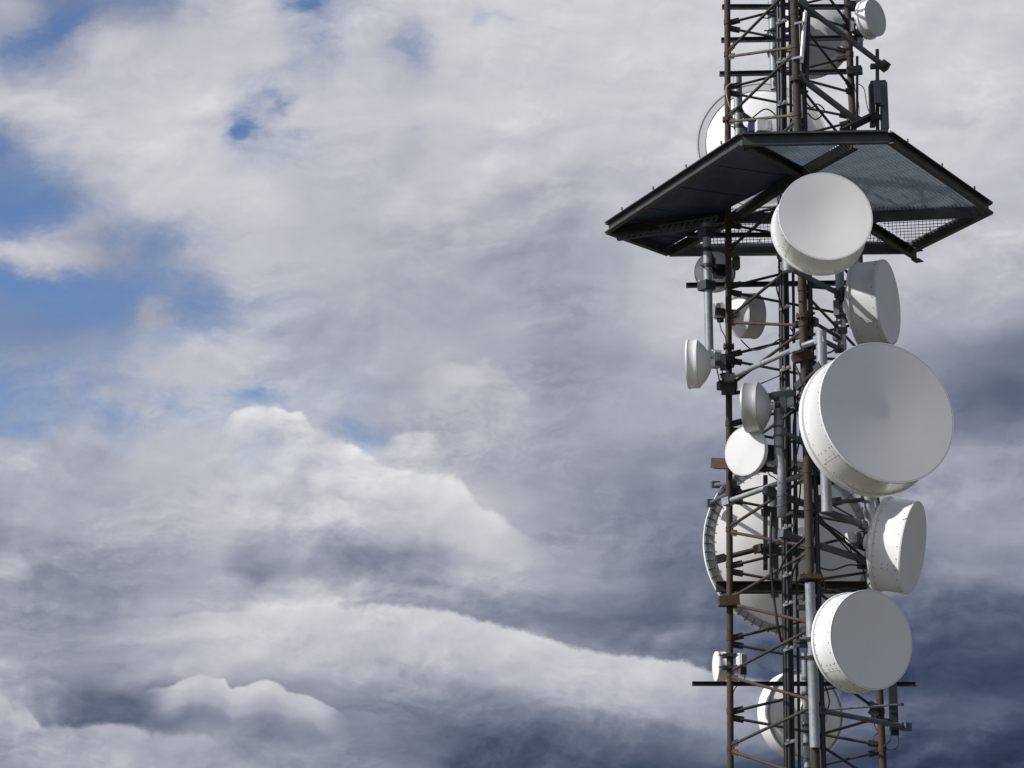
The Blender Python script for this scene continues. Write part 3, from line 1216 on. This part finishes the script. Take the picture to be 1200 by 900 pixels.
d9, *_ = drum('small thin-rimmed dish seen from behind on the grey pipe under the platform', 838, 320, 25.75, 23.5, 10, 172, cone=.0, back=.24, riv=0, lip=-.4, shroud='rim', rear='shroud',
              pipe=(828, 262, 414, 25.1, 5.0), group='small dishes')
radio_box(d9, 843, 318, 25.4, 12, 14, .14, .2, 'dark')
radio_box(d9, 862, 308, 25.3, 7, 17, .05, .9, 'galvd')
for yy in (273, 335):
    MB().box(P(828, yy, 25.1), .15, .16, .11, .6).build('pipe_clamp', M['dark'], d9)

d10, *_ = drum('small silver aluminium dish facing left on the bent grey pipe', 873.5, 478, 23.9, 29, 18, -108, cone=-.05, back=.42, riv=0, lip=-.4, shroud='alum', rear='alum', face='radome',
               group='small dishes')
mb = MB()
pts = [P(912, 457, 23.95), P(912, 520, 23.95), P(912.5, 530, 23.95), P(915, 545, 23.95), P(916, 555, 23.95), P(916, 606, 23.95)]
mb.path(pts, .051, 18)
p10 = mb.build('mount_pipe', M['galv'], d10)
for x_, y_ in ((912, 467), (912, 500), (912, 511), (912.5, 524), (916, 581), (916, 593)):
    mb = MB()
    clamp_band(mb, P(x_, y_, 23.95), .051, .022)
    if y_ == 467:
        mb.bar(P(903, 464, 23.9), P(928, 462, 24.0), .14, .07)
    mb.build('pipe_clamp', M['galvd'], d10)
radio_box(d10, 924, 468, 24.0, 9, 17, .10, .2, 'radio')
strut(d10, [((852, 588, 25.0), (950, 553, 23.95))], .032, 'galv')
strut(d10, [((914, 505, 23.97), (948, 520, 24.0))], .03, 'galvd')

d11, *_ = drum('small flat bright white dish in front of the left leg', 872.5, 528.5, 24.05, 28.6, 7, -43, cone=-.01, back=.40, riv=0, lip=-.4, face='offwhite', group='small dishes')
radio_box(d11, 899, 531, 24.05, 12, 18, .12, .5, 'dark')
strut(d11, [((890, 533, 24.1), (915, 533, 23.98)), ((890, 548, 24.1), (915, 552, 23.98))], .03, 'dark')
hose(d11, [(897, 541, 24.0), (901, 555, 24.0), (908, 560, 24.0), (914, 566, 23.9)], .007)

d15, *_ = drum('tiny white dish facing left behind the left leg near the bottom', 838.5, 781, 25.75, 17.2, 11, -82, cone=-.20, back=.50, riv=0, lip=-.4, group='small dishes')
radio_box(d15, 869, 773, 25.6, 9, 15, .12, .3)
mb = MB()
for yy in (768, 782):
    q = P(855, yy, 25.28)
    mb.box(q + Vector((0, .06, 0)), .16, .24, .035)
    mb.tube(q + Vector((-.13, -.03, 0)), q + Vector((.10, -.03, 0)), .008, 6)
mb.build('leg_clamp', M['dark'], d15)
hose(d15, [(873, 782, 25.5), (872, 796, 25.5), (862, 806, 25.4), (858, 818, 25.3), (859, 836, 25.3)], .006)


# --- big dishes seen from behind
def back_dish(label, cx, cy, Y, rpx, az, deep, pipe, hub_r=.2, ribs=0, collar=.0, mat='cream', rimw=.10, group='dishes seen from behind', hub_mat='pale', rim_mat='rim'):
    c = P(cx, cy, Y)
    k = mpp(c)
    r = rpx * k
    x, y, n = axes(az, 0)
    m = dish_matrix(c, az, 0)
    root = thing('parabolic_dish', label, 'dish', c, group)
    ri = r * (1 - rimw)
    hr = r * hub_r
    pr = []
    for i in range(13):
        rr = ri + (hr - ri) * i / 12
        pr.append((rr, -deep * r * (1 - (rr / ri) ** 2) - .012))
    zb = pr[-1][1]
    MB().lathe(m, pr, 96).build('reflector', M[mat], root)
    MB().lathe(m, [(ri - .01, 0), (hr * .6, -deep * r * .8), (0, -deep * r * .8)], 64).build('inner_face', M['radome'], root)
    rb = MB().lathe(m, [(ri + .002, -.025), (ri + .002, 0), None, (r * .985, .0), None, (r * .985, -.012), None, (ri + .002, -.025)], 96)
    if ribs:
        tb = MB()
        for i in range(ribs):
            a = 2 * math.pi * i / ribs
            d = x * math.cos(a) + y * math.sin(a)
            tb.bar(c + d * (ri + .02) - n * .020, c + d * (r * .985) - n * .020, .005, .016, n)
            tb.tube(c + d * (r + .002) - n * .045, c + d * (r + .002) + n * .02, .009, 6)
        rb.absorb(tb, 1)
    rb.build('rim_band', [M[rim_mat], M['bolt']], root)
    MB().lathe(m, [(r * .987, -.020), None, (r + .012, -.020), None, (r + .012, .016), None, (r * .987, .016), None, (r * .987, -.020)], 96).build('rim', M['shroud'], root)
    if collar:
        MB().lathe(m, [(r * .99, .014), (r * .99, collar), None, (r * .97, collar), None, (r * .97, .014)], 96).build('collar', M[mat], root)
    hb = MB().lathe(m, [(hr, zb + .01), None, (hr, zb - .05), None, (hr * .4, zb - .055), None, (hr * .4, zb - .16), None, (0, zb - .16)], 48)
    hb.build('hub', M[hub_mat], root)
    if pipe:
        mount(root, c + n * (zb - .16), n, pipe)
    return root, m, r, n, c


d3, *_ = back_dish('large sunlit white dish seen from behind, rising from the platform floor', 893, 169, 26.55, 76, 176, .30, (864, 85, 175, 25.62, 5.2),
                   mat='shroud', rimw=.13, collar=.10, rim_mat='rimlight')
d14, m14, r14, n14, c14 = back_dish('largest cream dish seen from behind in the lower tower', 925, 641, 26.75, 105, -166, .34, None, hub_r=.16, ribs=64,
                                    mat='cream', rimw=.10, collar=.09)
MB().tube(P(907, 575, 25.7), P(907, 700, 25.7), .055, 16).build('mount_pipe', M['galvd'], d14)
MB().bar(P(897, 557, 25.35), P(897, 668, 25.35), .05, .045, (0, 1, 0)).build('mount_post', M['brace'], d14)
for yy in (600, 645, 690):
    MB().bar(P(895, yy, 25.55), P(945, yy + 3, 26.0), .09, .09).build('mount_frame', M['dark'], d14)
strut(d14, [((832, 590, 26.4), (862, 574, 25.35)), ((838, 568, 26.5), (858, 567, 25.3))], .026, 'galvd')
strut(d14, [((843, 655, 25.6), (890, 643, 25.6)), ((890, 643, 25.6), (928, 632, 25.2))], .032, 'brace')
strut(d14, [((1024, 568, 26.4), (1031, 600, 26.5))], .03, 'galvd')

d16, m16, r16, n16, c16 = back_dish('pale dish with round grey hub seen from behind at the bottom', 943, 837, 26.3, 52, -155, .32, None, hub_r=.36, mat='shroud', rimw=.05, collar=.22, hub_mat='rimlight')
MB().tube(P(943, 765, 25.75), P(946, 900, 25.75), .040, 14).build('mount_pipe', M['galv'], d16)
for yy in (795, 812, 835, 850, 872, 890):
    mb = MB()
    clamp_band(mb, P(944, yy, 25.75), .042, .03)
    if yy == 835:
        mb.bar(P(944, 838, 25.75), P(958, 838, 25.95), .12, .2)
    mb.build('mount_clamp', M['galvd'], d16)

# ------------------------------------------------------------------ cable run up the middle
cb = thing('cable_ladder', 'thick black bundle of feeder cables with loose branches climbing the tower middle', 'cable run', (leg(0, 1).x + .7, 24.9, .3))
cab_pts = []


def cx_at(z):                     # centre line of the bundle
    lo, hi = P(925.5, 880, 24.75), P(915.5, 50, 24.75)
    k = (z - lo.z) / (hi.z - lo.z)
    return lo + (hi - lo) * k


rng = random.Random(11)
for i, (dx, dy, r) in enumerate(((-.036, 0, .022), (-.002, -.02, .024), (.034, 0, .023), (-.026, .035, .018), (.008, .04, .020), (.036, .035, .016))):
    pts = []
    z = .3
    while z < 13.6:
        j = rng.uniform(-.004, .004)
        p = cx_at(z)
        pts.append(Vector((p.x + dx + j, p.y + dy + rng.uniform(-.004, .004), z)))
        z += .45
    MB().path(pts, r, 8).build('cable', M['black'], cb)
pts = [cx_at(z) + Vector((.110, .02, 0)) for z in [.3 + .9 * i for i in range(15)]]
MB().path(pts, .018, 8).build('cable', M['black'], cb)
ld = MB()
for s in (-.045, .045):
    ld.bar(cx_at(.3) + Vector((s, .085, 0)), cx_at(13.6) + Vector((s, .085, 0)), .025, .012, (0, 1, 0))
z = .5
while z < 13.5:
    ld.bar(cx_at(z) + Vector((-.06, .096, 0)), cx_at(z) + Vector((.13, .096, 0)), .022, .008, (0, 1, 0))
    z += .84
ld.build('ladder_rail', M['dark'], cb)
for yy, xo in ((22, -1), (68, 2), (118, -2), (358, 6), (430, -4), (455, 3), (601, 0), (616, -2), (672, 3), (706, 0), (759, 2), (869, 0)):
    q = P(0, yy, 24.6)
    p = cx_at(q.z)
    b = MB().bar(Vector((p.x - .062, p.y - .050, q.z - .02)), Vector((p.x + .062, p.y - .050, q.z + .02)), .03, .030, (0, 0, 1))
    for k in range(2):
        b.box((p.x - .028 + k * .05, p.y - .074, q.z + .015), .022, .03, .030)
    b.build('cable_hanger', M['bright'], cb)

# second run, right behind the front leg
c2 = thing('conduit_run', 'dark vertical conduits running close behind the front leg', 'conduit', leg(1, .4) + Vector((.09, .12, 0)))
for dx, dy, r in ((.085, .10, .030), (.035, .17, .022), (.125, .15, .014)):
    MB().tube(leg(1, .4) + Vector((dx, dy, 0)), leg(1, 13.5) + Vector((dx, dy, 0)), r, 10).build('conduit', M['black'], c2)
for i in range(14):
    q = leg(1, .9 + i * .9)
    MB().bar(q + Vector((.02, .06, 0)), q + Vector((.14, .13, 0)), .05, .03).build('conduit_clip', M['dark'], c2)

# ------------------------------------------------------------------ other fittings
# bracket arms and sector antennas above the platform
ant = thing('sector_antenna', 'dark panel antenna on a short mast above the right end of the platform', 'antenna', P(1030, 140, 24.3))
MB().tube(P(1028, 58, 24.35), P(1028.5, 152, 24.35), .022, 12).build('mount_pipe', M['dark'], ant)
mb = MB().frame(P(1036, 125, 24.35), Vector((1, 0, 0)), Vector((0, 1, 0)), Vector((0, 0, 1)), .040, .06, .29)
mb.frame(P(1033, 112, 24.27), Vector((1, 0, 0)), Vector((0, 1, 0)), Vector((0, 0, 1)), .025, .03, .13)
mb.build('antenna_panel', M['galvd'], ant)
mb = MB().frame(P(1022, 124, 24.35), Vector((1, 0, 0)), Vector((0, 1, 0)), Vector((0, 0, 1)), .030, .05, .26)
mb.build('antenna_panel', M['dark'], ant)
MB().frame(P(1028, 108, 24.2), Vector((1, 0, 0)), Vector((0, 1, 0)), Vector((0, 0, 1)), .035, .03, .14).build('filter_box', M['galvd'], ant)
for yy in (78, 98, 138):
    q = P(1029, yy, 24.35)
    MB().bar(q + Vector((-.09, 0, 0)), q + Vector((.09, 0, .01)), .07, .05).build('antenna_clamp', M['dark'], ant)
MB().bar(P(1036, 79, 24.35), P(1040, 73, 24.3), .05, .04).build('antenna_clamp', M['dark'], ant)
strut(ant, [((939, 4, 24.0), (1037, 78, 24.4))], .034, 'galvd', 'bracket_arm')
strut(ant, [((934, 88, 23.95), (1006, 143, 24.3))], .038, 'galvd', 'bracket_arm')
MB().channel(P(985, 154, 23.9), P(1020, 137, 24.35), .07, .09, .01).build('bracket_arm', M['dark'], ant)
hose(ant, [(1003, 97, 24.9), (1012, 103, 24.7), (1015, 118, 24.6), (1018, 130, 24.4), (1023, 141, 24.4)], .006)
hose(ant, [(1030, 150, 24.3), (1027, 157, 24.2), (1022, 156, 24.1)], .006)

whip = thing('whip_antenna', 'thin dark pole antenna clamped beside the right leg above the platform', 'antenna', P(1004.5, 134, 25.1))
MB().tube(P(1004.5, 66, 25.1), P(1004.5, 138, 25.1), .018, 10, r2=.016).build('pole', M['dark'], whip)
for yy in (83,):
    q = P(1001, yy, 25.15)
    MB().bar(q + Vector((-.08, .03, 0)), q + Vector((.09, -.03, 0)), .11, .09).build('pole_clamp', M['dark'], whip)
hose(whip, [(1000, 98, 25.1), (1003, 108, 25.05), (1006, 120, 25.05), (1007, 134, 25.05)], .005)

tubes = thing('tube_antenna', 'bright silver tube strapped to the front leg near the top', 'antenna', P(941, 75, 23.95))
MB().tube(P(943.5, 15, 23.9), P(939.0, 74, 23.9), .026, 14).build('tube', M['bright'], tubes)
MB().tube(P(947.5, 14, 23.98), P(945.5, 95, 23.98), .024, 14).build('tube', M['dark'], tubes)
for xx, yy in ((935, 27), (932, 68)):
    MB().bar(P(xx - 4, yy + 1, 23.86), P(xx + 9, yy - 2, 23.86), .03, .025).build('strap', M['bright'], tubes)

box = thing('equipment_box', 'white equipment box standing on the platform edge', 'box', P(894, 150, 23.0))
bc = P(894.5, 149, 23.0)
MB().box(bc, .17, .16, .125, .12).build('casing', M['radio'], box)
MB().box(bc + Vector((.055, -.088, 0)), .05, .012, .085, .12).build('cover', M['pale'], box)
MB().box(bc + Vector((0, 0, -.10)), .10, .08, .075, .12).build('foot', M['dark'], box)
box2 = thing('junction_box', 'dark junction box left of the white box on the platform', 'box', P(880, 149, 23.05))
bc = P(880.5, 150, 23.1)
MB().box(bc, .075, .12, .10).build('casing', M['plate'], box2)
MB().box(bc + Vector((0, 0, -.09)), .05, .08, .08).build('foot', M['dark'], box2)

# side arm with a panel and a thin rod at the bottom right
arm = thing('side_arm_antenna', 'dark slab antenna hung from a side arm at the lower right leg', 'antenna', P(1046, 835, 25.0))
mb = MB().frame(P(1047, 832, 25.0), Vector((1, 0, 0)), Vector((0, 1, 0)), Vector((0, 0, 1)), .046, .035, .29)
mb.frame(P(1047, 806, 25.0), Vector((1, 0, 0)), Vector((0, 1, 0)), Vector((0, 0, 1)), .036, .028, .05)
mb.build('antenna_panel', M['dark'], arm)
strut(arm, [((958, 832, 23.9), (1062, 852, 24.9))], .030, 'galvd', 'side_arm')
MB().bar(P(1056, 851, 24.9), P(1064, 852, 24.9), .10, .08).build('end_plate', M['dark'], arm)
MB().bar(P(1035, 846, 25.0), P(1042, 847, 25.0), .12, .08).build('arm_clamp', M['dark'], arm)
for yy in (826, 846):
    MB().bar(P(1043, yy + 8, 24.97), P(1051, yy + 8, 24.97), .11, .03).build('arm_clamp', M['dark'], arm)
hose(arm, [(1044, 856, 24.95), (1043, 868, 24.95), (1037, 873, 24.95), (1037, 876, 24.95), (1044, 879, 24.95), (1051, 876, 24.95), (1053, 866, 24.95), (1049, 856, 24.95)], .005)
hose(arm, [(1026, 838, 24.9), (1025, 850, 24.9), (1029, 858, 24.9), (1024, 864, 24.9), (1023, 874, 24.9)], .005)

rod = thing('rod_antenna', 'thin grey rod antenna clamped across the lower right leg', 'antenna', P(1028, 826, 25.0))
MB().tube(P(962, 832.5, 24.6), P(1057, 825.5, 25.0), .013, 10).build('rod', M['galv'], rod)
MB().tube(P(1056, 825.6, 25.0), P(1059, 825.3, 25.0), .018, 10).build('end_cap', M['dark'], rod)
mb = MB()
for x_, y_, w in ((1022, 827, .10), (1023, 835, .09), (1026, 841, .06)):
    mb.bar(P(x_ - 4, y_ - 3, 25.0), P(x_ + 5, y_ + 3, 25.0), w, .07)
mb.build('rod_clamp', M['dark'], rod)

# loose feeder cables and straps through the middle of the tower
for pts, r in (([(904, 600, 24.3), (903, 640, 24.3), (904, 668, 24.35), (907, 700, 24.4), (911, 730, 24.4), (916, 752, 24.5)], .016),
               ([(912, 672, 24.2), (922, 650, 24.1), (932, 640, 24.0), (944, 628, 23.9), (958, 600, 23.9)], .012),
               ([(950, 590, 24.3), (966, 612, 24.5), (980, 622, 24.7), (998, 636, 24.75)], .011),
               ([(956, 610, 24.3), (972, 622, 24.4), (990, 640, 24.6), (1006, 660, 24.8)], .010),
               ([(950, 566, 24.2), (958, 580, 24.3), (976, 592, 24.5), (1000, 606, 24.8)], .011),
               ([(940, 704, 24.3), (960, 696, 24.4), (985, 690, 24.8), (1012, 692, 24.9)], .010),
               ([(955, 664, 24.1), (975, 668, 24.4), (995, 662, 24.7), (1012, 664, 24.85)], .010),
               ([(928, 420, 24.2), (938, 445, 24.0), (935, 470, 24.0), (930, 500, 24.2), (931, 560, 24.3), (930, 640, 24.4)], .012),
               ([(930, 540, 24.3), (938, 560, 24.2), (936, 590, 24.2), (930, 620, 24.3)], .010),
               ([(921, 470, 24.4), (931, 478, 24.3), (938, 500, 24.2), (934, 530, 24.3), (926, 560, 24.5)], .010),
               ([(868, 398, 25.4), (882, 410, 25.2), (900, 406, 25.0), (915, 396, 24.8)], .008),
               ([(840, 432, 24.95), (846, 452, 25.1), (862, 462, 25.1), (886, 452, 25.0), (914, 440, 24.8)], .008),
               ([(946, 640, 24.0), (938, 655, 24.1), (930, 668, 24.3), (926, 690, 24.4)], .012),
               ([(962, 580, 24.2), (956, 600, 24.2), (952, 625, 24.2), (954, 650, 24.2), (962, 672, 24.3), (968, 690, 24.4)], .012),
               ([(985, 400, 24.6), (975, 412, 24.4), (958, 416, 24.2), (946, 430, 24.2)], .010),
               ([(934, 300, 24.2), (942, 318, 24.2), (946, 340, 24.2), (948, 370, 24.2)], .012),
               ([(916, 320, 23.6), (910, 334, 23.8), (914, 352, 24.2), (920, 372, 24.5)], .010),
               ([(940, 112, 24.1), (950, 126, 24.3), (958, 122, 24.5), (966, 130, 24.6), (956, 140, 24.5), (946, 132, 24.3)], .009),
               ([(880, 140, 24.8), (896, 128, 24.9), (908, 134, 24.9), (918, 150, 24.8)], .009),
               ([(902, 60, 25.6), (910, 74, 25.4), (908, 92, 25.2), (914, 112, 25.0)], .010),
               ([(966, 800, 23.9), (972, 822, 24.0), (966, 840, 24.0), (958, 866, 24.0), (958, 900, 24.0)], .008),
               ([(926, 384, 24.3), (936, 396, 24.1), (948, 402, 24.0), (958, 404, 23.8)], .010)):
    hose(cb, pts, r, name='feeder_cable')
wire = tag(hose(None, [(858, 97, 25.0), (852, 101, 24.98), (851, 108, 24.98), (853, 118, 24.98), (856, 128, 25.0), (858, 136, 25.1)], .007, 'yellow', 'signal_cable'),
           'short pale yellow cable curling round the left leg above the platform', 'cable')
